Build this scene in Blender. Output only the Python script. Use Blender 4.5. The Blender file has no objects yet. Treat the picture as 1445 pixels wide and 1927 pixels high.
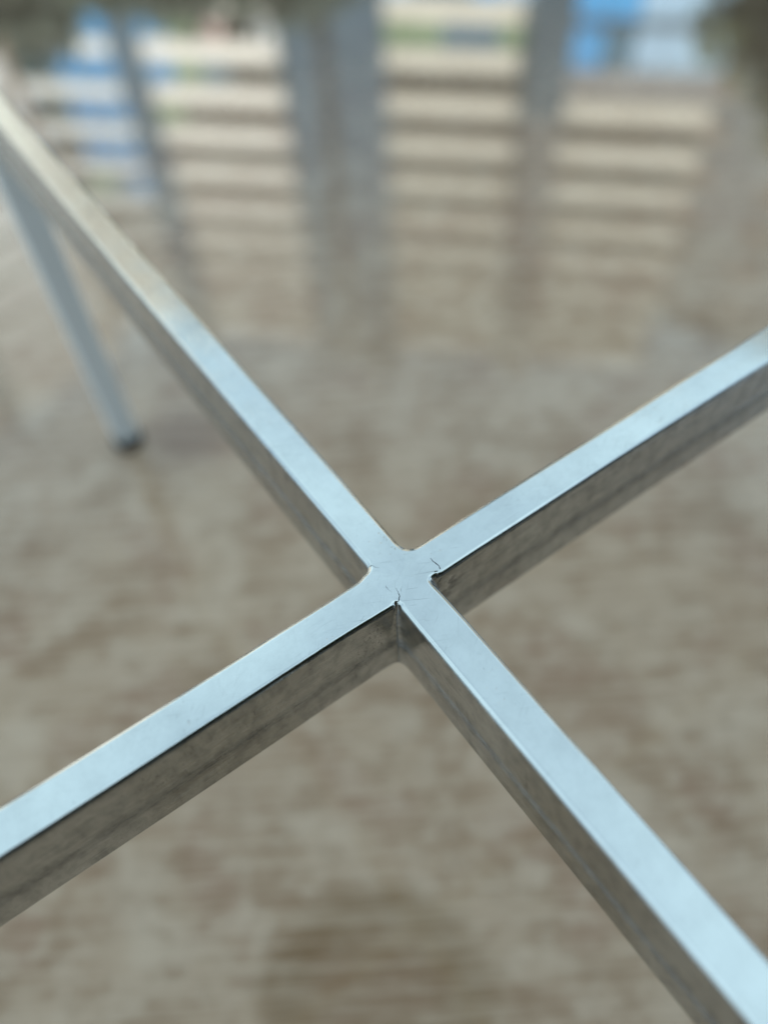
import bpy, bmesh, math, random
from mathutils import Vector, Matrix
R_ = math.radians
C = bpy.context.scene.collection
SC = bpy.context.scene
random.seed(7)

# ---------------------------------------------------------------- camera
cam_d = bpy.data.cameras.new('camera'); cam = bpy.data.objects.new('camera', cam_d); C.objects.link(cam)
right = Vector((0.99769449, -0.0551739, -0.03951651))
down = Vector((-0.06786541, -0.81111561, -0.58093524))
fwd = Vector((0.0, 0.58227769, -0.81298997))
M3 = Matrix((right, -down, -fwd)).transposed()
cam.matrix_world = Matrix.Translation((0, 0, 0.7696)) @ M3.to_4x4()
cam_d.sensor_fit = 'VERTICAL'; cam_d.sensor_height = 36.0
cam_d.lens = 1583.3 / 1927.0 * 36.0
cam_d.clip_start = 0.01; cam_d.clip_end = 2000
cam_d.dof.use_dof = True
cam_d.dof.focus_distance = 0.366
cam_d.dof.aperture_fstop = 2.1
SC.camera = cam

# ---------------------------------------------------------------- light
SUN_EL, SUN_AZ = R_(40), R_(160)      # azimuth clockwise from +Y, behind and to the right of the camera
to_sun = Vector((math.sin(SUN_AZ) * math.cos(SUN_EL), math.cos(SUN_AZ) * math.cos(SUN_EL), math.sin(SUN_EL)))
CLOUD_OFF = (0, 0, 0)
w = bpy.data.worlds.new('World'); SC.world = w; w.use_nodes = True
nt = w.node_tree; N = nt.nodes; L = nt.links; N.clear()
out = N.new('ShaderNodeOutputWorld'); bg = N.new('ShaderNodeBackground'); bg.inputs[1].default_value = 0.094
sky = N.new('ShaderNodeTexSky'); sky.sky_type = 'NISHITA'; sky.sun_disc = False
sky.sun_elevation = SUN_EL; sky.sun_rotation = SUN_AZ
sky.air_density = 1.0; sky.dust_density = 1.2; sky.ozone_density = 1.0
tc = N.new('ShaderNodeTexCoord')
mp = N.new('ShaderNodeMapping'); mp.inputs['Scale'].default_value = (1.0, 1.0, 1.7); mp.inputs['Location'].default_value = CLOUD_OFF
no = N.new('ShaderNodeTexNoise'); no.inputs['Scale'].default_value = 1.5; no.inputs['Detail'].default_value = 7; no.inputs['Roughness'].default_value = 0.55
mr = N.new('ShaderNodeMapRange'); mr.inputs['From Min'].default_value = 0.35; mr.inputs['From Max'].default_value = 0.68
mr.inputs['To Min'].default_value = 0.25; mr.inputs['To Max'].default_value = 1.0
mx = N.new('ShaderNodeMix'); mx.data_type = 'RGBA'; mx.inputs[7].default_value = (6.2, 8.3, 9.0, 1)
L.new(tc.outputs['Generated'], mp.inputs[0]); L.new(mp.outputs[0], no.inputs[0]); L.new(no.outputs[0], mr.inputs[0])
L.new(mr.outputs[0], mx.inputs[0]); L.new(sky.outputs[0], mx.inputs[6]); L.new(mx.outputs[2], bg.inputs[0]); L.new(bg.outputs[0], out.inputs[0])
sd = bpy.data.lights.new('sun', 'SUN'); so = bpy.data.objects.new('sun', sd); C.objects.link(so)
sd.energy = 5.0; sd.angle = R_(0.5); sd.color = (1.0, 0.94, 0.85)
so.rotation_euler = (-to_sun).to_track_quat('-Z', 'Y').to_euler()
SC.view_settings.view_transform = 'Standard'; SC.view_settings.look = 'None'
SC.view_settings.exposure = 0.68; SC.view_settings.gamma = 1.0
SC.cycles.max_bounces = 8; SC.cycles.glossy_bounces = 6
SC.cycles.use_denoising = True

# ---------------------------------------------------------------- helpers
def link(name, bm, mat, parent=None, smooth=False):
    me = bpy.data.meshes.new(name); bm.to_mesh(me); bm.free()
    if smooth:
        for p in me.polygons: p.use_smooth = True
    for m in (mat if isinstance(mat, list) else [mat]): me.materials.append(m)
    o = bpy.data.objects.new(name, me); C.objects.link(o)
    if parent: o.parent = parent
    return o
def box(bm, x0, x1, y0, y1, z0, z1):
    v = [bm.verts.new(p) for p in ((x0,y0,z0),(x1,y0,z0),(x1,y1,z0),(x0,y1,z0),(x0,y0,z1),(x1,y0,z1),(x1,y1,z1),(x0,y1,z1))]
    for f in ((0,3,2,1),(4,5,6,7),(0,1,5,4),(1,2,6,5),(2,3,7,6),(3,0,4,7)): bm.faces.new([v[i] for i in f])
def boxo(name, dims, mat, parent=None, bev=0):
    bm = bmesh.new(); box(bm, *dims)
    if bev: bmesh.ops.bevel(bm, geom=bm.edges[:], offset=bev, segments=2, affect='EDGES', profile=0.5)
    return link(name, bm, mat, parent)
def tag(o, label=None, cat=None, group=None, kind=None):
    for k, v in (('label', label), ('category', cat), ('group', group), ('kind', kind)):
        if v: o[k] = v
    return o
def empty(name, loc=(0,0,0), rz=0, **k):
    o = bpy.data.objects.new(name, None); C.objects.link(o); o.location = loc; o.rotation_euler = (0,0,rz); o.empty_display_size = 0.1
    return tag(o, **k)
def mat(name, col=(0.5,0.5,0.5), rough=0.6, metal=0.0, spec=0.5):
    m = bpy.data.materials.new(name); m.use_nodes = True
    b = m.node_tree.nodes['Principled BSDF']
    b.inputs['Base Color'].default_value = (*col, 1); b.inputs['Roughness'].default_value = rough
    b.inputs['Metallic'].default_value = metal; b.inputs['Specular IOR Level'].default_value = spec
    return m, b, m.node_tree.nodes, m.node_tree.links
def noisy(name, c1, c2, scale, rough=0.7, **k):
    m, b, n, l = mat(name, c1, rough, **k)
    t = n.new('ShaderNodeTexCoord'); q = n.new('ShaderNodeTexNoise'); q.inputs['Scale'].default_value = scale; q.inputs['Detail'].default_value = 6
    r = n.new('ShaderNodeValToRGB'); r.color_ramp.elements[0].color = (*c1,1); r.color_ramp.elements[1].color = (*c2,1)
    r.color_ramp.elements[0].position = 0.35; r.color_ramp.elements[1].position = 0.65
    l.new(t.outputs['Object'], q.inputs[0]); l.new(q.outputs[0], r.inputs[0]); l.new(r.outputs[0], b.inputs['Base Color'])
    return m

# ---------------------------------------------------------------- materials
def steel_mat():
    m, b, n, l = mat('polished_steel', (0.83, 0.86, 0.86), 0.07, 1.0)
    def noise(src, sx, sy, scale, det=4, rg=0.55, off=(0,0,0)):
        mpn = n.new('ShaderNodeMapping'); mpn.inputs['Scale'].default_value = (sx, sy, 1); mpn.inputs['Location'].default_value = off
        q = n.new('ShaderNodeTexNoise'); q.inputs['Scale'].default_value = scale; q.inputs['Detail'].default_value = det; q.inputs['Roughness'].default_value = rg
        l.new(src, mpn.inputs[0]); l.new(mpn.outputs[0], q.inputs[0]); return q.outputs[0]
    def ramp(src, a, b_, ca=0.0, cb=1.0):
        r = n.new('ShaderNodeMapRange'); r.inputs['From Min'].default_value = a; r.inputs['From Max'].default_value = b_
        r.inputs['To Min'].default_value = ca; r.inputs['To Max'].default_value = cb; l.new(src, r.inputs[0]); return r.outputs[0]
    def math_(op, a, b_=None):
        r = n.new('ShaderNodeMath'); r.operation = op
        for i, x in enumerate((a, b_)):
            if x is None: continue
            if isinstance(x, (int, float)): r.inputs[i].default_value = x
            else: l.new(x, r.inputs[i])
        return r.outputs[0]
    uv = n.new('ShaderNodeUVMap'); uv.uv_map = 'along'
    tc = n.new('ShaderNodeTexCoord'); ob = tc.outputs['Object']
    geo = n.new('ShaderNodeNewGeometry'); sep = n.new('ShaderNodeSeparateXYZ'); l.new(geo.outputs['Normal'], sep.inputs[0])
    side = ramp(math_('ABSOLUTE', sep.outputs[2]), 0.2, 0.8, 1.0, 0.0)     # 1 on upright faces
    U = uv.outputs[0]
    # roughness: hazy smudges and hairline wear
    smudge = noise(ob, 1, 1, 38, 5, 0.6)
    streak = noise(U, 1, 14, 30, 4, 0.6)
    rgh = math_('ADD', ramp(smudge, 0.4, 0.75, 0.05, 0.16), ramp(streak, 0.45, 0.75, 0.0, 0.07))
    l.new(math_('ADD', rgh, math_('MULTIPLY', side, 0.01)), b.inputs['Roughness'])
    # colour: smudged film, small dark specks, brownish spots
    specks = ramp(noise(ob, 1, 1, 420, 2, 0.5), 0.66, 0.70)
    mask = ramp(noise(ob, 1, 1, 22, 3, 0.5, (3,1,0)), 0.55, 0.66)
    sp = math_('MULTIPLY', specks, mask)
    film = ramp(noise(ob, 1, 1, 60, 6, 0.65, (9,2,0)), 0.42, 0.72, 0.0, 0.13)
    vo = n.new('ShaderNodeTexVoronoi'); vo.feature = 'DISTANCE_TO_EDGE'; vo.inputs['Scale'].default_value = 55
    wn = n.new('ShaderNodeTexNoise'); wn.inputs['Scale'].default_value = 25; wn.inputs['Detail'].default_value = 3
    l.new(ob, wn.inputs[0]); va = n.new('ShaderNodeVectorMath'); va.operation = 'MULTIPLY_ADD'
    l.new(wn.outputs['Color'], va.inputs[0]); va.inputs[1].default_value = (0.05,)*3; l.new(ob, va.inputs[2]); l.new(va.outputs[0], vo.inputs[0])
    hair = math_('MULTIPLY', ramp(vo.outputs[0], 0.0, 0.018, 1.0, 0.0), ramp(noise(ob, 1, 1, 33, 2, 0.5, (1,7,0)), 0.50, 0.66, 0.0, 0.07))
    fine = math_('MULTIPLY', ramp(noise(U, 1.0, 26, 60, 3, 0.6, (4,4,0)), 0.64, 0.72, 0.0, 0.10), 1.0)
    dk = math_('ADD', math_('ADD', math_('MULTIPLY', sp, 0.45), film), math_('ADD', hair, fine))
    belt = n.new('ShaderNodeSeparateXYZ'); l.new(U, belt.inputs[0])
    bz = math_('MULTIPLY', ramp(math_('ABSOLUTE', math_('SUBTRACT', belt.outputs[1], -0.034)), 0.0, 0.008, 1.0, 0.0), side)
    bz = math_('MULTIPLY', math_('MULTIPLY', bz, bz), math_('SUBTRACT', 3.0, math_('MULTIPLY', bz, 2.0)))
    # upright faces: cloudy, with a darker colour mixed in than on the top
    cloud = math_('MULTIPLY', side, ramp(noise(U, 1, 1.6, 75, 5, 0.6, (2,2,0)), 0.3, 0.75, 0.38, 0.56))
    def near(c, r):
        v = n.new('ShaderNodeVectorMath'); v.operation = 'DISTANCE'; l.new(ob, v.inputs[0]); v.inputs[1].default_value = c
        return ramp(v.outputs['Value'], r*.3, r, 1.0, 0.0)
    pits = math_('MULTIPLY', ramp(noise(ob, 1, 1, 700, 2, .5, (2,0,0)), .60, .64), near((-.022, -.0095, .430), .014))
    smear = math_('MULTIPLY', ramp(noise(ob, 1, 1, 180, 4, .6, (5,0,0)), .45, .6, 0.0, .7), near((.017, -.0095, .436), .012))
    dk = math_('ADD', dk, math_('ADD', pits, smear))
    for ang, sc, off, amp in ((.5, 70, (1,3,0), .22), (-.9, 85, (6,2,0), .20), (1.7, 60, (2,8,0), .16), (2.6, 95, (9,9,0), .20)):
        rm = n.new('ShaderNodeVectorRotate'); rm.rotation_type = 'Z_AXIS'; rm.inputs['Angle'].default_value = ang; l.new(ob, rm.inputs[0])
        dk = math_('ADD', dk, math_('MULTIPLY', ramp(noise(rm.outputs[0], 1, 26, sc, 1, .4, off), .70, .76, 0.0, amp), ramp(noise(ob, 1, 1, 28, 2, .5, off), .45, .6)))
    lines = math_('MULTIPLY', bz, ramp(noise(U, 1.1, 9, 120, 5, .65, (8,3,0)), .47, .60, 0.0, .30))
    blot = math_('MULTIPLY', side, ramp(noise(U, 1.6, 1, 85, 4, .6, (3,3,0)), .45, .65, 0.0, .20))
    dk = math_('ADD', dk, math_('ADD', lines, blot))
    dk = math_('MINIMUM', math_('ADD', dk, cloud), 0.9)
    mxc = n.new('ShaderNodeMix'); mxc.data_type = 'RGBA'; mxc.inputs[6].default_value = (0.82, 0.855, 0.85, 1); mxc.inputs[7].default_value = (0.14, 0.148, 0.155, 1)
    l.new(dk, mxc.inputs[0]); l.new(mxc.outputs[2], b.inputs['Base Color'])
    # relief: hairline scratches, rolling ripples along the upright faces, slight unevenness on top
    ripple = math_('MULTIPLY', side, noise(U, 1, 9, 26, 5, 0.65, (7,1,0)))
    crease = math_('MULTIPLY', bz, noise(U, 2.5, 14, 60, 4, 0.7, (5,5,0)))
    wob = noise(ob, 1, 1, 16, 2, 0.5)
    h = math_('ADD', math_('MULTIPLY', ripple, 0.00065), math_('MULTIPLY', crease, 0.0007))
    h = math_('ADD', h, math_('MULTIPLY', wob, 0.00008))
    h = math_('ADD', h, math_('MULTIPLY', noise(U, 1, 20, 160, 3, 0.6), 0.000012))
    h = math_('ADD', h, math_('MULTIPLY', sp, -0.00008))
    bp = n.new('ShaderNodeBump'); bp.inputs['Distance'].default_value = 1.0; bp.inputs['Strength'].default_value = 1.0
    l.new(h, bp.inputs['Height']); l.new(bp.outputs[0], b.inputs['Normal'])
    return m
STEEL = steel_mat()
SATIN = mat('satin_steel', (.88,.90,.90), .45, 0.25)[0]
BLACK, *_ = mat('black_rubber', (0.012, 0.013, 0.014), 0.55)
CRACKM, *_ = mat('crack_dark', (0.015, 0.018, 0.02), 0.9)
CRACKL, *_ = mat('crack_faint', (0.10, 0.12, 0.13), 0.8)

def floor_mat():
    m = bpy.data.materials.new('polished_patio'); m.use_nodes = True
    n = m.node_tree.nodes; l = m.node_tree.links; n.clear()
    o = n.new('ShaderNodeOutputMaterial'); ms = n.new('ShaderNodeMixShader'); df = n.new('ShaderNodeBsdfDiffuse'); gl = n.new('ShaderNodeBsdfAnisotropic')
    gl.inputs['Roughness'].default_value = 0.03; gl.inputs['Color'].default_value = (0.64, 0.67, 0.72, 1)
    lw = n.new('ShaderNodeLayerWeight'); lw.inputs['Blend'].default_value = 0.5
    cr = n.new('ShaderNodeValToRGB'); e = cr.color_ramp.elements
    pts = [(0.0, .02), (.18, .022), (.305, .11), (.37, .21), (.43, .34), (.50, .54), (.62, .82), (1.0, 1.0)]
    e[0].position, e[1].position = 0, 1; e[0].color = (.025,)*3+(1,); e[1].color = (1,1,1,1)
    for p, v in pts[1:-1]:
        q = e.new(p); q.color = (v, v, v, 1)
    l.new(lw.outputs['Facing'], cr.inputs[0]); l.new(cr.outputs[0], ms.inputs[0]); l.new(df.outputs[0], ms.inputs[1]); l.new(gl.outputs[0], ms.inputs[2]); l.new(ms.outputs[0], o.inputs[0])
    tc = n.new('ShaderNodeTexCoord'); ob = tc.outputs['Object']
    def noise(scale, det, sx=1, sy=1, off=(0,0,0), rg=0.55):
        mp = n.new('ShaderNodeMapping'); mp.inputs['Scale'].default_value = (sx, sy, 1); mp.inputs['Location'].default_value = off
        q = n.new('ShaderNodeTexNoise'); q.inputs['Scale'].default_value = scale; q.inputs['Detail'].default_value = det; q.inputs['Roughness'].default_value = rg
        l.new(ob, mp.inputs[0]); l.new(mp.outputs[0], q.inputs[0]); return q.outputs[0]
    def ramp(src, a, b_, ca=0.0, cb=1.0):
        r = n.new('ShaderNodeMapRange'); r.interpolation_type = 'SMOOTHSTEP'; r.inputs['From Min'].default_value = a; r.inputs['From Max'].default_value = b_
        r.inputs['To Min'].default_value = ca; r.inputs['To Max'].default_value = cb; l.new(src, r.inputs[0]); return r.outputs[0]
    def mix(f, a, b_):
        r = n.new('ShaderNodeMix'); r.data_type = 'RGBA'
        l.new(f, r.inputs[0])
        for i, x in ((6, a), (7, b_)):
            if isinstance(x, tuple): r.inputs[i].default_value = (*x, 1)
            else: l.new(x, r.inputs[i])
        return r.outputs[2]
    def mul(a, b_):
        r = n.new('ShaderNodeMath'); r.operation = 'MULTIPLY'
        for i, x in enumerate((a, b_)):
            if isinstance(x, (int, float)): r.inputs[i].default_value = x
            else: l.new(x, r.inputs[i])
        return r.outputs[0]
    c = mix(ramp(noise(7, 4, 1, .9), .32, .68), FLOOR_A, FLOOR_B)
    c = mix(mul(ramp(noise(13, 4, 1, .8, (3,1,0), .55), .44, .66), .75), c, FLOOR_BROWN)
    c = mix(mul(ramp(noise(15, 4, 1, .8, (8,4,0), .55), .47, .67), .6), c, FLOOR_PALE)
    c = mix(mul(ramp(noise(10, 4, 1, .8, (1,9,0), .55), .50, .64), .75), c, FLOOR_RED)
    c = mix(mul(ramp(noise(42, 4, .8, 1.1, (5,5,0), .6), .48, .62), .45), c, FLOOR_PALE)
    c = mix(mul(ramp(noise(36, 4, .8, 1.1, (2,7,0), .6), .50, .64), .50), c, FLOOR_BROWN)
    # old water stain near the bottom of the picture
    vm = n.new('ShaderNodeVectorMath'); vm.operation = 'SUBTRACT'; vm.inputs[1].default_value = STAIN
    wq = n.new('ShaderNodeTexNoise'); wq.inputs['Scale'].default_value = 18; wq.inputs['Detail'].default_value = 3
    l.new(ob, wq.inputs[0]); ad = n.new('ShaderNodeVectorMath'); ad.operation = 'MULTIPLY_ADD'; ad.inputs[1].default_value = (.03,.03,0)
    l.new(wq.outputs['Color'], ad.inputs[0]); l.new(ob, ad.inputs[2]); l.new(ad.outputs[0], vm.inputs[0])
    sc_ = n.new('ShaderNodeVectorMath'); sc_.operation = 'MULTIPLY'; sc_.inputs[1].default_value = (1.4, 1.4, 0); l.new(vm.outputs[0], sc_.inputs[0])
    ln = n.new('ShaderNodeVectorMath'); ln.operation = 'LENGTH'; l.new(sc_.outputs[0], ln.inputs[0])
    rr = n.new('ShaderNodeValToRGB'); q = rr.color_ramp.elements
    q[0].position, q[1].position = 0, .15; q[0].color = (.62,.62,.62,1); q[1].color = (0,0,0,1)
    for p, v in ((.06, .66), (.098, 1.0), (.118, .85)):
        z = q.new(p); z.color = (v,v,v,1)
    l.new(ln.outputs['Value'], rr.inputs[0])
    c = mix(mul(rr.outputs[0], .68), c, FLOOR_STAIN)
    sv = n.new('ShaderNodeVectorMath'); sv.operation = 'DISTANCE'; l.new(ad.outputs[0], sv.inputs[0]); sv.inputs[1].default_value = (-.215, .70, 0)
    c = mix(mul(ramp(sv.outputs['Value'], .015, .075, 1.0, 0.0), .75), c, (.24, .145, .10))  # contact shadow beside the foot, painted into the floor colour
    # fine ridged grain running across
    grain = noise(60, 3, .10, 2.6, (0,0,0), .6)
    c = mix(mul(ramp(grain, .44, .58), .30), c, FLOOR_GRAIN)
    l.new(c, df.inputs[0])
    bp = n.new('ShaderNodeBump'); bp.inputs['Distance'].default_value = 0.0004; bp.inputs['Strength'].default_value = .4; l.new(noise(60, 2, .12, 2.3), bp.inputs['Height']); l.new(bp.outputs[0], df.inputs['Normal'])
    return m
FLOOR_A = (.47, .325, .22); FLOOR_B = (.57, .415, .29); FLOOR_BROWN = (.33, .205, .12); FLOOR_PALE = (.68, .53, .40); FLOOR_RED = (.40, .25, .165)
FLOOR_STAIN = (.22, .13, .055); FLOOR_GRAIN = (.76, .60, .45); STAIN = (-0.016, 0.085, 0)
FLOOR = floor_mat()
GROUND = noisy('dry_ground', (.20,.17,.12), (.28,.25,.18), .4, .9)

# ---------------------------------------------------------------- setting
bm = bmesh.new(); box(bm, -700, 700, -700, 700, -0.6, -0.12); tag(link('ground', bm, GROUND), kind='structure', label='dry level ground around the patio')
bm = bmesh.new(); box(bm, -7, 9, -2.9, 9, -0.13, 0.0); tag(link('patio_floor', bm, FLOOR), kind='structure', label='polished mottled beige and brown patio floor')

# unseen building added behind the camera to keep the sun off the floor
PLASTER = noisy('sun_block_plaster', (.14,.14,.14), (.18,.175,.17), 3, .85)
DARKW = noisy('sun_block_roof_board', (.05,.055,.06), (.07,.075,.08), 3, .7)
WINM, *_ = mat('sun_block_window_glass', (.04,.05,.06), .05)
FRM, *_ = mat('sun_block_window_frame', (.2,.2,.2), .5)
h = empty('sun_block_house', (0,0,0), label='unseen grey plastered building with a flat roof, added behind the photographer to block the sun', cat='sun_block_house')
boxo('wall', (-1.0, 14, -12, -3.0, -0.12, 7.0), PLASTER, h)  # wall of the added unseen building that blocks the sun
boxo('roof', (-1.3, 14.3, -12.3, -2.8, 7.0, 7.2), DARKW, h)
for x in (0.2, 3.2, 6.8):
    f = boxo('window', (x, x+1.5, -3.0+.003, -2.95, 0.9, 2.4), FRM, h)
    for j in range(2): boxo('pane', (x+.06+j*.71, x+.73+j*.71, -2.95, -2.94, 0.96, 2.34), WINM, f)

# apartment tower mirrored in the floor
D = 55.0
CREAM = noisy('cream_render', (.72,.675,.59), (.79,.745,.65), .5, .8)
DIMPAR = noisy('weathered_render', (.42,.43,.41), (.50,.51,.48), .5, .85)
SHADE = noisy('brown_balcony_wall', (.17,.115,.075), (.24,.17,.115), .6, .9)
PIER = noisy('blue_grey_pier', (.035,.07,.10), (.055,.095,.13), .25, .6)
SEAM, *_ = mat('dark_joint', (.02,.025,.03), .8)
def glass(name, col, metal=1.0, rough=.03):
    return mat(name, col, rough, metal)[0]
G_BLUE = glass('blue_glass', (.22,.68,1.0)); G_PALE = glass('pale_glass', (.88,1.0,1.0)); G_TEAL = glass('teal_glass', (.22,.34,.36))
G_GREEN = mat('green_blind', (.12,.20,.09), .7)[0]; G_PINK = mat('pink_blind', (.62,.42,.38), .7)[0]; G_WHITE = mat('white_blind', (.8,.82,.84), .6)[0]; G_DARK = mat('dark_pane', (.05,.05,.05), .2)[0]
G_BROWN = mat('brown_blind', (.22,.16,.11), .7)[0]
tw = empty('apartment_tower', (0,0,0), R_(-12), label='tall cream apartment tower with balcony bands and blue grey piers, mirrored in the floor', cat='building')
uz = lambda k: D*(.4975+.0547*k) - .77
BAYS = [(-.665,-.513),(-.477,-.299),(-.174,-.009),(.041,.212)]
ztop = D*.957 - .77
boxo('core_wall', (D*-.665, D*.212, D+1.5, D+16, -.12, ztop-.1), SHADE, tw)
boxo('roof', (D*-.665, D*.212, D+.3, D+16.2, ztop-.1, ztop+.12), CREAM, tw)
piers = [(-.513,-.477,.985),(-.299,-.255,.985),(-.2365,-.174,1.003),(-.009,.041,.985)]
PIERN = noisy('weathered_grey_pier', (.075,.072,.066), (.11,.105,.095), .25, .7)
CLAD = noisy('blue_black_cladding', (.012,.035,.05), (.02,.05,.07), .25, .6)
for i_, (a, b, t) in enumerate(piers): boxo('pier', (D*a, D*b, D-.55, D+1.5, -.12, D*t-.77), PIERN if i_ == 3 else PIER, tw)
boxo('joint', (D*-.255+.003, D*-.2365-.003, D-.1, D+1.49, -.12, D*.985-.77), SEAM, tw)
boxo('pier_cladding', (D*-.0095, D*.0415, D-.75, D-.551, -.12, D*.555-.77), CLAD, tw)
cache = {}
def shared(name, key, dims, m, parent, loc):
    if key not in cache:
        bm = bmesh.new(); box(bm, *dims); me = bpy.data.meshes.new(name); bm.to_mesh(me); bm.free(); me.materials.append(m); cache[key] = me
    o = bpy.data.objects.new(name, cache[key]); C.objects.link(o); o.parent = parent; o.location = loc; return o
CREAM2 = noisy('tan_render', (.52,.48,.39), (.60,.56,.46), .5, .8)
GREYCR = noisy('pale_grey_render', (.66,.66,.61), (.72,.72,.67), .5, .8)
GREYPAR = noisy('grey_parapet', (.2,.19,.18), (.26,.25,.235), .5, .8)
special = {0: {-1: [G_PALE,G_PALE,G_BLUE,G_PALE,G_BLUE], 0: [G_BLUE]*5, 1: [G_DARK,G_BLUE,G_BLUE,G_BLUE,G_BLUE], 2: [G_DARK,G_DARK,G_BLUE,G_BLUE,G_BLUE], 3: [G_DARK,G_DARK,G_GREEN,G_TEAL,G_BLUE]},
           1: {-1: [G_BLUE,G_GREEN,G_PINK,G_DARK,G_WHITE], 0: [G_BLUE,G_GREEN,G_TEAL,G_DARK,G_DARK], 1: [G_GREEN,G_BROWN,G_BROWN,G_BROWN,G_BROWN]},
           2: {-2: [G_PALE,G_TEAL,G_TEAL,G_BLUE,G_PALE], -1: [G_GREEN,G_GREEN,G_TEAL,G_TEAL,G_GREEN], 0: [G_DARK]*5},
           3: {}}
for bi, (a, b) in enumerate(BAYS):
    x0, x1 = D*a, D*b; wd = (x1-x0)/5
    for k in range(-8, 9):
        z = uz(k)
        curtain = bi == 3 and k <= -1
        if curtain:
            zc = D*(.4785+.0533*(k+1)) - .77
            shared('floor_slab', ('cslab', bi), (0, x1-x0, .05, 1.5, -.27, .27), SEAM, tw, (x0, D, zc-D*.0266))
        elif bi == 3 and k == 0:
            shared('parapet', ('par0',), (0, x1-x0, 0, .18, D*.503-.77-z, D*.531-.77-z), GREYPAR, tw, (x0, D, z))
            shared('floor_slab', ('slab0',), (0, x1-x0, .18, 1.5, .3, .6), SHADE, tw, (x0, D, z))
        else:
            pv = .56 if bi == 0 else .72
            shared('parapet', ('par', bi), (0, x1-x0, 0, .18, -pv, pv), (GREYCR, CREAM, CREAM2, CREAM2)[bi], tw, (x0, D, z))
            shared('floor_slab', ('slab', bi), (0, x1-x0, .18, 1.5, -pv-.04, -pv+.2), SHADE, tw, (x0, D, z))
        if k < -5: continue
        for j in range(5):
            if curtain:
                g = [[G_BLUE,G_BLUE,G_PALE,G_PALE,G_PALE],[G_BLUE,G_TEAL,G_PALE,G_PALE,G_PALE]][k % 2][j]
                if k < -2: g = random.choice([G_BLUE,G_PALE,G_TEAL])
                shared('pane', ('cp', bi, g.name), (.05, wd-.05, 0, .08, -1.28, 1.28), g, tw, (x0+j*wd, D+.15, zc))
            else:
                row = special[bi].get(k); pv = .56 if bi == 0 else .72
                g = row[j] if row else random.choice([G_BROWN,G_DARK,G_BROWN,G_TEAL])
                dep = .12 if g in (G_BLUE,G_PALE,G_TEAL,G_GREEN,G_PINK,G_WHITE) and row else 1.38
                shared('pane', ('p', bi, g.name), (.06, wd-.06, 0, .07, pv, 3.0-pv), g, tw, (x0+j*wd, D+dep, z))

# second cream block to the left (its face is mirrored in the upright faces of the steel bar)
t3 = empty('apartment_block', (-42, 40, 0), R_(44), label='lower cream apartment block with narrow balcony gaps, left of the tall tower', cat='building')
boxo('core_wall', (-22, 26, 1.3, 12, -.12, 52), DIMPAR, t3)
boxo('roof', (-22.2, 26.8, .2, 12.2, 52.001, 52.4), CREAM, t3)
for x in (-22, -10, 2, 14): boxo('pier', (x, x+2, -.4, 1.3, -.12, 52.2), PIER, t3)
boxo('pier', (26.005, 26.6, -.1, 12, -.12, 52), SHADE, t3)
for k in range(17):
    for j, x in enumerate((-20, -8, 4, 16)):
        shared('parapet', ('p3',), (0, 10, 0, .18, 0, 2.55), DIMPAR, t3, (x, 0, 1.6+3.0*k))
        shared('floor_slab', ('s3',), (0, 10, .18, 1.3, 0, .22), DIMPAR, t3, (x, 0, 1.6+3.0*k))

# plain grey tower to the right
TWG = noisy('grey_concrete', (.17,.175,.165), (.25,.25,.235), .18, .85)
t2 = empty('grey_tower', (33, 46, 0), R_(-33), label='plain grey concrete tower standing right of the cream apartment tower', cat='building')
boxo('wall', (-15, 13, 0, 14, -.12, 47), TWG, t2)
boxo('roof', (-15.2, 13.2, -.2, 14.2, 47, 47.5), PIER, t2)
for k in range(13):
    for j in range(5):
        shared('window', ('tw',), (0, 1.6, -.03, .1, 0, 1.2), G_BROWN, t2, (-12+j*5.0, 0, 5+3.2*k))

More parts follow.
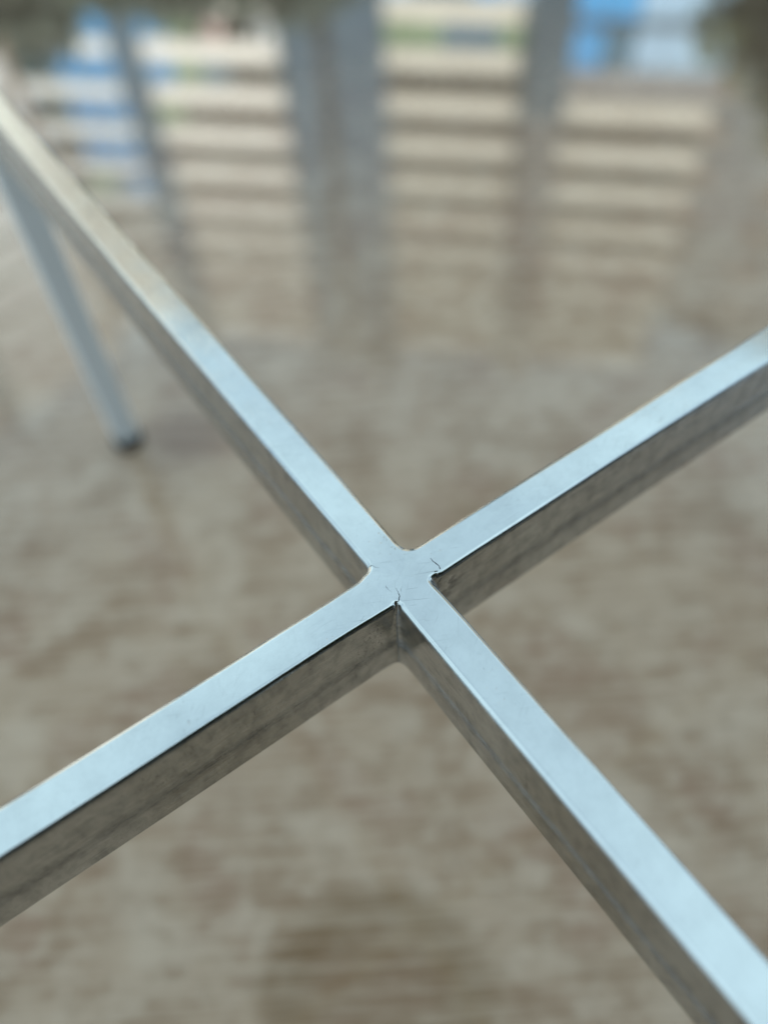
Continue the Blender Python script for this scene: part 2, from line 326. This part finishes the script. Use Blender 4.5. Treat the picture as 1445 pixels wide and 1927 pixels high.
# trees in front of the towers
BARK = noisy('bark', (.06,.05,.04), (.10,.085,.07), 8, .9)
def leafmat(name, c1, c2):
    m = noisy(name, c1, c2, 1.3, .6); return m
def tree(loc, H, crown_r, crown_z, c1, c2, label, seed, n=2600, ls=.16, lobes=9, group=None):
    rnd = random.Random(seed)
    t = empty('tree', loc, 0, label=label, cat='tree', group=group)
    bm = bmesh.new()
    def limb(p0, p1, r0, r1, seg=7):
        d = (p1-p0).normalized(); s = d.orthogonal().normalized(); u = d.cross(s)
        rings = []
        for p, r in ((p0, r0), ((p0+p1)/2 + Vector((rnd.uniform(-.1,.1), rnd.uniform(-.1,.1), 0))*r0*3, (r0+r1)/2), (p1, r1)):
            rings.append([bm.verts.new(p + (s*math.cos(a)+u*math.sin(a))*r) for a in [i*2*math.pi/seg for i in range(seg)]])
        for A, B in zip(rings, rings[1:]):
            for i in range(seg): bm.faces.new((A[i], A[(i+1)%seg], B[(i+1)%seg], B[i]))
    top = Vector((0,0,crown_z))
    limb(Vector((0,0,-.2)), top, .045*H*.6, .02*H*.6, 10)
    cs = []
    for i in range(lobes):
        a = rnd.uniform(0, 6.28); rr = crown_r*rnd.uniform(.2,.75); zz = crown_z + (H-crown_z)*rnd.uniform(-.35,.75)
        c = Vector((math.cos(a)*rr, math.sin(a)*rr, zz)); cs.append((c, crown_r*rnd.uniform(.3,.5)))
        limb(top*rnd.uniform(.7,1), c, .011*H, .003*H, 5)
    link('trunk', bm, BARK, t, True)
    bm = bmesh.new()
    for i in range(n):
        c, r = rnd.choice(cs)
        v = Vector((rnd.gauss(0,1), rnd.gauss(0,1), rnd.gauss(0,.8))).normalized()*r*(rnd.random()**.4)
        p = c+v; s = ls*rnd.uniform(.6,1.4)
        e1 = Vector((rnd.gauss(0,1),rnd.gauss(0,1),rnd.gauss(0,1))).normalized(); e2 = e1.orthogonal().normalized()
        vs = [bm.verts.new(p + e1*s*x + e2*s*y) for x, y in ((-1,0),(0,-.55),(1,0),(0,.55))]
        bm.faces.new(vs)
    link('crown', bm, leafmat('leaves', c1, c2), t)
    return t
tree((1.75,-1.75,-.12), 4.6, 1.5, 2.2, (.02,.03,.015), (.05,.065,.03), 'unseen dense dark shrub added behind the photographer to darken the bevel reflections', 77, 9000, .10, 18)  # out of view, added so the bar edges reflect something dark
G1 = ((.035,.05,.03), (.07,.085,.055))
for i, (x, y, H_) in enumerate([(-7.6,15.5,7.4), (-5.4,16.5,7.3), (-3.4,16.2,7.1), (-1.2,16.8,7.1)]):
    tree((x,y,-.12), H_*.93, 2.3 if i else 2.0, H_*.6, *G1, ['tallest dark green tree, left of the cream tower', 'broad dark tree second from the left in front of the cream tower', 'dark tree third from the left in front of the cream tower', 'dark tree rightmost of the row in front of the cream tower'][i], 10+i, 3200, .15, group='dark trees in front of the cream tower')
tree((8.9,16.4,-.12), 9.3, 2.0, 6.6, (.08,.095,.03), (.13,.145,.05), 'olive green tree in front of the grey tower', 31, 5000, .17, 14)

# ---------------------------------------------------------------- the table frame
TOPZ = 0.45
ctr = Vector((0.00602, 0.19316, 0)); YA = R_(32.3129)
# frame empty: local +Y = arm direction a (up-left in the picture), local +X = b
fr = empty('table_frame', (ctr.x, ctr.y, 0), YA, label='polished steel cross shaped table frame with cracked welds, standing on the patio', cat='table frame')
mm = 0.001
# corner profiles (s along a, t along b) in mm, each read round the crossing; top and bottom versions
COR_T = {
 'N': [(34,9.5),(22,9.4),(15.9,9.4),(12.6,10.1),(10.5,12.0),(9.6,15),(9.55,21),(9.6,34)],
 'E': [(-9.5,34),(-9.6,20),(-9.5,14.4),(-8.5,12.2),(-8.7,9.9),(-11.0,9.3),(-18,9.6),(-34,9.9)],
 'S': [(-34,-9.7),(-20,-9.7),(-12.6,-9.6),(-10.4,-9.3),(-9.4,-9.9),(-10.1,-12.2),(-10.1,-18),(-9.6,-34)],
 'W': [(10.0,-34),(10.2,-22),(10.4,-16.6),(11.4,-13.4),(12.3,-10.4),(14.6,-9.2),(22,-9.2),(34,-9.2)]}
COR_B = {
 'N': [(34,9.5),(24,9.5),(17,9.6),(13,10.8),(11,13),(9.7,17),(9.6,24),(9.6,34)],
 'E': [(-9.5,34),(-9.6,24),(-9.8,17),(-11,13),(-13,11),(-17,9.9),(-24,9.8),(-34,9.9)],
 'S': [(-34,-9.7),(-24,-9.7),(-16.6,-9.8),(-12.6,-10.5),(-10.5,-12.3),(-9.8,-16.2),(-9.6,-24),(-9.6,-34)],
 'W': [(10.0,-34),(9.9,-24),(10,-17),(11,-13),(13,-11),(17,-9.9),(24,-9.4),(34,-9.2)]}
# gentle waviness of each arm edge: (distance, half width) in mm, as measured
END = 565.0
EDGE = {
 'A1R': [(34,9.5),(100,9.7),(162,9.75),(258,9.4),(320,9.0),(420,9.0),(565,9.2)],
 'A1L': [(34,9.2),(70,9.3),(145,9.7),(255,9.7),(315,8.9),(382,8.6),(480,8.6),(565,8.8)],
 'A2R': [(34,9.9),(60,10.2),(82,10.3),(128,10.0),(141,10.2),(172,10.2),(200,10.4),(565,10.0)],
 'A2L': [(34,9.7),(58,9.8),(104,9.7),(138,9.5),(174,9.6),(202,9.3),(565,9.5)],
 'B1U': [(34,10.0),(64,10.3),(84,10.0),(115,9.9),(160,9.9),(182,10.4),(565,10)],
 'B1L': [(34,9.6),(50,9.5),(90,9.8),(125,9.8),(160,9.6),(190,9.3),(565,9.5)],
 'B2U': [(34,9.6),(134,9.2),(182,9.8),(252,9.6),(565,9.6)],
 'B2L': [(34,9.5),(124,8.5),(194,8.7),(231,8.8),(565,9)]}
def cat(pts, n):
    P = [Vector((*p, 0)) for p in pts]; P = [P[0]*2-P[1]] + P + [P[-1]*2-P[-2]]
    res = []
    for i in range(n):
        u = i/(n-1)*(len(P)-3); k = min(int(u), len(P)-4); t = u-k
        a, b, c, d = P[k:k+4]
        res.append(0.5*((2*b)+(c-a)*t+(2*a-5*b+4*c-d)*t*t+(3*b-a-3*c+d)*t**3))
    return [(p.x, p.y) for p in res]
def interp(tab, s):
    for (s0, v0), (s1, v1) in zip(tab, tab[1:]):
        if s <= s1:
            t = (s-s0)/(s1-s0); t = t*t*(3-2*t); return 9.6+(v0+(v1-v0)*t-9.6)*min(.5, .5+(60-s)/52*.5 if s < 60 else .5) if s > 60 else v0+(v1-v0)*t + (9.6-(v0+(v1-v0)*t))*.5*max(0, (s-34)/26)
    return tab[-1][1]
steps = [34+ (END-34)*((i/60)**1.25) for i in range(61)]
def edge_pts(key, fn, outward):
    ss = steps if outward else steps[::-1]
    return [fn(s, interp(EDGE[key], s)) for s in ss]
def outline(cor):
    pts = []
    # N corner: from A1R side (large s) to B2U side (large t)
    pts += edge_pts('A1R', lambda s, v: (s, v), False)[:-1] + cat(cor['N'], 29) + edge_pts('B2U', lambda s, v: (v, s), True)[1:]
    pts += edge_pts('B2L', lambda s, v: (-v, s), False)[:-1] + cat(cor['E'], 29) + edge_pts('A2R', lambda s, v: (-s, v), True)[1:]
    pts += edge_pts('A2L', lambda s, v: (-s, -v), False)[:-1] + cat(cor['S'], 29) + edge_pts('B1L', lambda s, v: (-v, -s), True)[1:]
    pts += edge_pts('B1U', lambda s, v: (v, -s), False)[:-1] + cat(cor['W'], 29) + edge_pts('A1L', lambda s, v: (s, -v), True)[1:]
    return [Vector((t*mm, s*mm)) for s, t in pts]      # local x = b, y = a
OT, OB = outline(COR_T), outline(COR_B)
npt = len(OT)
def inset(P, d):
    res = []
    for i in range(npt):
        t1 = (P[i]-P[i-1]); t2 = (P[(i+1) % npt]-P[i])
        n1 = Vector((t1.y, -t1.x)).normalized(); n2 = Vector((t2.y, -t2.x)).normalized()
        m_ = (n1+n2)
        m_ = m_.normalized() if m_.length > 1e-6 else n1
        k = min(1/max(m_.dot(n1), .5), 1.4)
        res.append(P[i] + m_*d*k)
    return res
area = sum(OT[i-1].x*OT[i].y-OT[i].x*OT[i-1].y for i in range(npt))
sgn = 1 if area < 0 else -1     # makes inset move inward
bm = bmesh.new(); uvl = bm.loops.layers.uv.new('along')
BR, DEP, NB = 0.0024, 0.056, 6
rings = []
for j in range(NB+1):
    ph = j/NB*math.pi/2
    rings.append((0.0, BR*(1-math.sin(ph)), TOPZ-BR*(1-math.cos(ph))))
for f_ in (.12, .3, .5, .7, .88): rings.append((f_, 0.0, TOPZ-BR-(DEP-2*BR)*f_))
for j in range(NB+1):
    ph = j/NB*math.pi/2
    rings.append((1.0, BR*(1-math.cos(ph)), TOPZ-DEP+BR*(1-math.sin(ph))))
V = []
for f_, ins, z in rings:
    P = [OT[i].lerp(OB[i], min(1, f_*6)) for i in range(npt)]
    if ins > 0: P = inset(P, sgn*ins)
    V.append([bm.verts.new((p.x, p.y, z)) for p in P])
def setuv(face):
    for lp in face.loops:
        c = lp.vert.co
        if abs(c.y) >= abs(c.x): lp[uvl].uv = (c.y, (c.z-TOPZ) if abs(face.normal.z) < .7 else c.x)
        else: lp[uvl].uv = (c.x+3, (c.z-TOPZ) if abs(face.normal.z) < .7 else c.y)
fs = []
for A, B in zip(V, V[1:]):
    for i in range(npt):
        j = (i+1) % npt
        fs.append(bm.faces.new((A[i], A[j], B[j], B[i])))
q_ = npt//4                                   # each quarter: 60 edge points, 29 corner points, 60 edge points
assert npt == 4*149
for ring in (V[0], V[-1]):
    for a_ in range(4):                       # arm a_: the points on either side of its end
        st = a_*q_
        for i in range(60):
            f0, f1, g0, g1 = ring[(st+i) % npt], ring[(st+i+1) % npt], ring[(st-1-i) % npt], ring[(st-2-i) % npt]
            bm.faces.new((f0, f1, g1, g0))
    cz = ring[0].co.z; cv = bm.verts.new((0, 0, cz))
    cen = []
    for a_ in range(4): cen += [ring[(a_*q_+i) % npt] for i in range(60, 89)]
    for i in range(len(cen)): bm.faces.new((cv, cen[i], cen[(i+1) % len(cen)]))
bmesh.ops.recalc_face_normals(bm, faces=bm.faces[:])
for f_ in bm.faces:
    f_.smooth = abs(f_.normal.z) < .9995
    f_.normal_update(); setuv(f_)
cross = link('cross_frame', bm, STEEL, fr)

# legs at the four arm ends, with rubber feet
leg_loc = [(0, .578), (.578, 0), (0, -.578), (-.578, 0)]
bm = bmesh.new(); box(bm, -.013, .013, -.013, .013, .014, TOPZ)
bmesh.ops.bevel(bm, geom=bm.edges[:], offset=.0016, segments=4, affect='EDGES', profile=.5)
uvl = bm.loops.layers.uv.new('along')
for f_ in bm.faces:
    f_.smooth = False
    for lp in f_.loops: lp[uvl].uv = (lp.vert.co.z+6, lp.vert.co.x+lp.vert.co.y)
leg_me = bpy.data.meshes.new('leg'); bm.to_mesh(leg_me); bm.free(); leg_me.materials.append(SATIN)
bm = bmesh.new()
prof = [(.0, 0), (.0155, 0), (.0175, .002), (.018, .007), (.0165, .014), (.0125, .019), (.0115, .024), (.0, .024)]
ringv = []
for r, z in prof:
    if r == 0: ringv.append([bm.verts.new((0,0,z))])
    else: ringv.append([bm.verts.new((r*math.cos(a), r*math.sin(a), z)) for a in [i*math.pi/14 for i in range(28)]])
for A, B in zip(ringv, ringv[1:]):
    for i in range(28):
        j = (i+1) % 28
        if len(A) == 1: bm.faces.new((A[0], B[j], B[i]))
        elif len(B) == 1: bm.faces.new((A[i], A[j], B[0]))
        else: bm.faces.new((A[i], A[j], B[j], B[i]))
foot_me = bpy.data.meshes.new('rubber_foot'); bm.to_mesh(foot_me); bm.free(); foot_me.materials.append(BLACK)
for p in foot_me.polygons: p.use_smooth = True
for x, y in leg_loc:
    lg = bpy.data.objects.new('leg', leg_me); C.objects.link(lg); lg.parent = fr; lg.location = (x, y, 0)
    ft = bpy.data.objects.new('rubber_foot', foot_me); C.objects.link(ft); ft.parent = lg

# hairline cracks in the weld (narrow ragged ribbons sunk in the top face)
def crack(pts, w0, m, label=None, seed=0):
    rnd = random.Random(seed)
    P = []
    for (p0, p1) in zip(pts, pts[1:]):
        n_ = max(2, int(math.dist(p0[:2], p1[:2])/.5)+1)
        for i in range(n_):
            t = i/n_
            P.append([p0[q]+(p1[q]-p0[q])*t + (rnd.uniform(-.12,.12) if q < 2 else 0) for q in range(3)])
    P.append(list(pts[-1]))
    P = [Vector((t*mm, s*mm, TOPZ + z*mm)) for s, t, z in P]
    bm = bmesh.new(); n_ = len(P); prev = None
    for i, p in enumerate(P):
        d = (P[min(i+1, n_-1)]-P[max(i-1, 0)]).normalized(); sd_ = Vector((d.y, -d.x, 0))
        if sd_.length < .3: sd_ = Vector((1,0,0))
        sd_.normalize()
        q = i/(n_-1); ww = w0*mm*(.35+.65*math.sin(math.pi*min(1, q*1.1+.12)))*rnd.uniform(.7,1.25)/2
        cur = [bm.verts.new(p - sd_*ww), bm.verts.new(p + Vector((0,0,.03*mm))), bm.verts.new(p + sd_*ww)]
        if prev:
            bm.faces.new((prev[0], prev[1], cur[1], cur[0])); bm.faces.new((prev[1], prev[2], cur[2], cur[1]))
        prev = cur
    o = link('weld_crack', bm, m, cross)
    if label: o['label'] = label
    return o
Z0 = .02
crack([(0.1,15.9,Z0),(-1.6,15.8,Z0),(-3.2,16.1,Z0),(-5.3,16.5,Z0),(-6.6,16.0,Z0),(-7.4,15.7,-.05),(-8.5,15.2,-.5),(-9.35,14.9,-1.5),(-9.62,14.5,-3.0),(-9.62,13.6,-4.6),(-9.6,13.2,-5.2)], .42, CRACKM, 'longest dark crack across the right weld', 1)
crack([(-9.25,-9.1,Z0),(-8.6,-7.9,Z0),(-7.1,-6.5,Z0),(-4.8,-5.9,Z0),(-3.2,-5.7,Z0)], .36, CRACKM, 'dark crack rising from the near weld corner', 2)
crack([(.6,-8.6,Z0),(-1.05,-8.7,Z0),(-3.2,-8.5,Z0)], .2, CRACKL, 'short faint crack beside the near weld', 3)
crack([(12.9,-9.2,Z0),(12.9,-7.2,Z0),(11.3,-6.85,Z0),(9.9,-5.5,Z0)], .24, CRACKL, 'faint crack at the left weld corner', 4)
crack([(-4.6,-4.0,Z0),(-6.3,-5.2,Z0)], .14, CRACKL, None, 5)
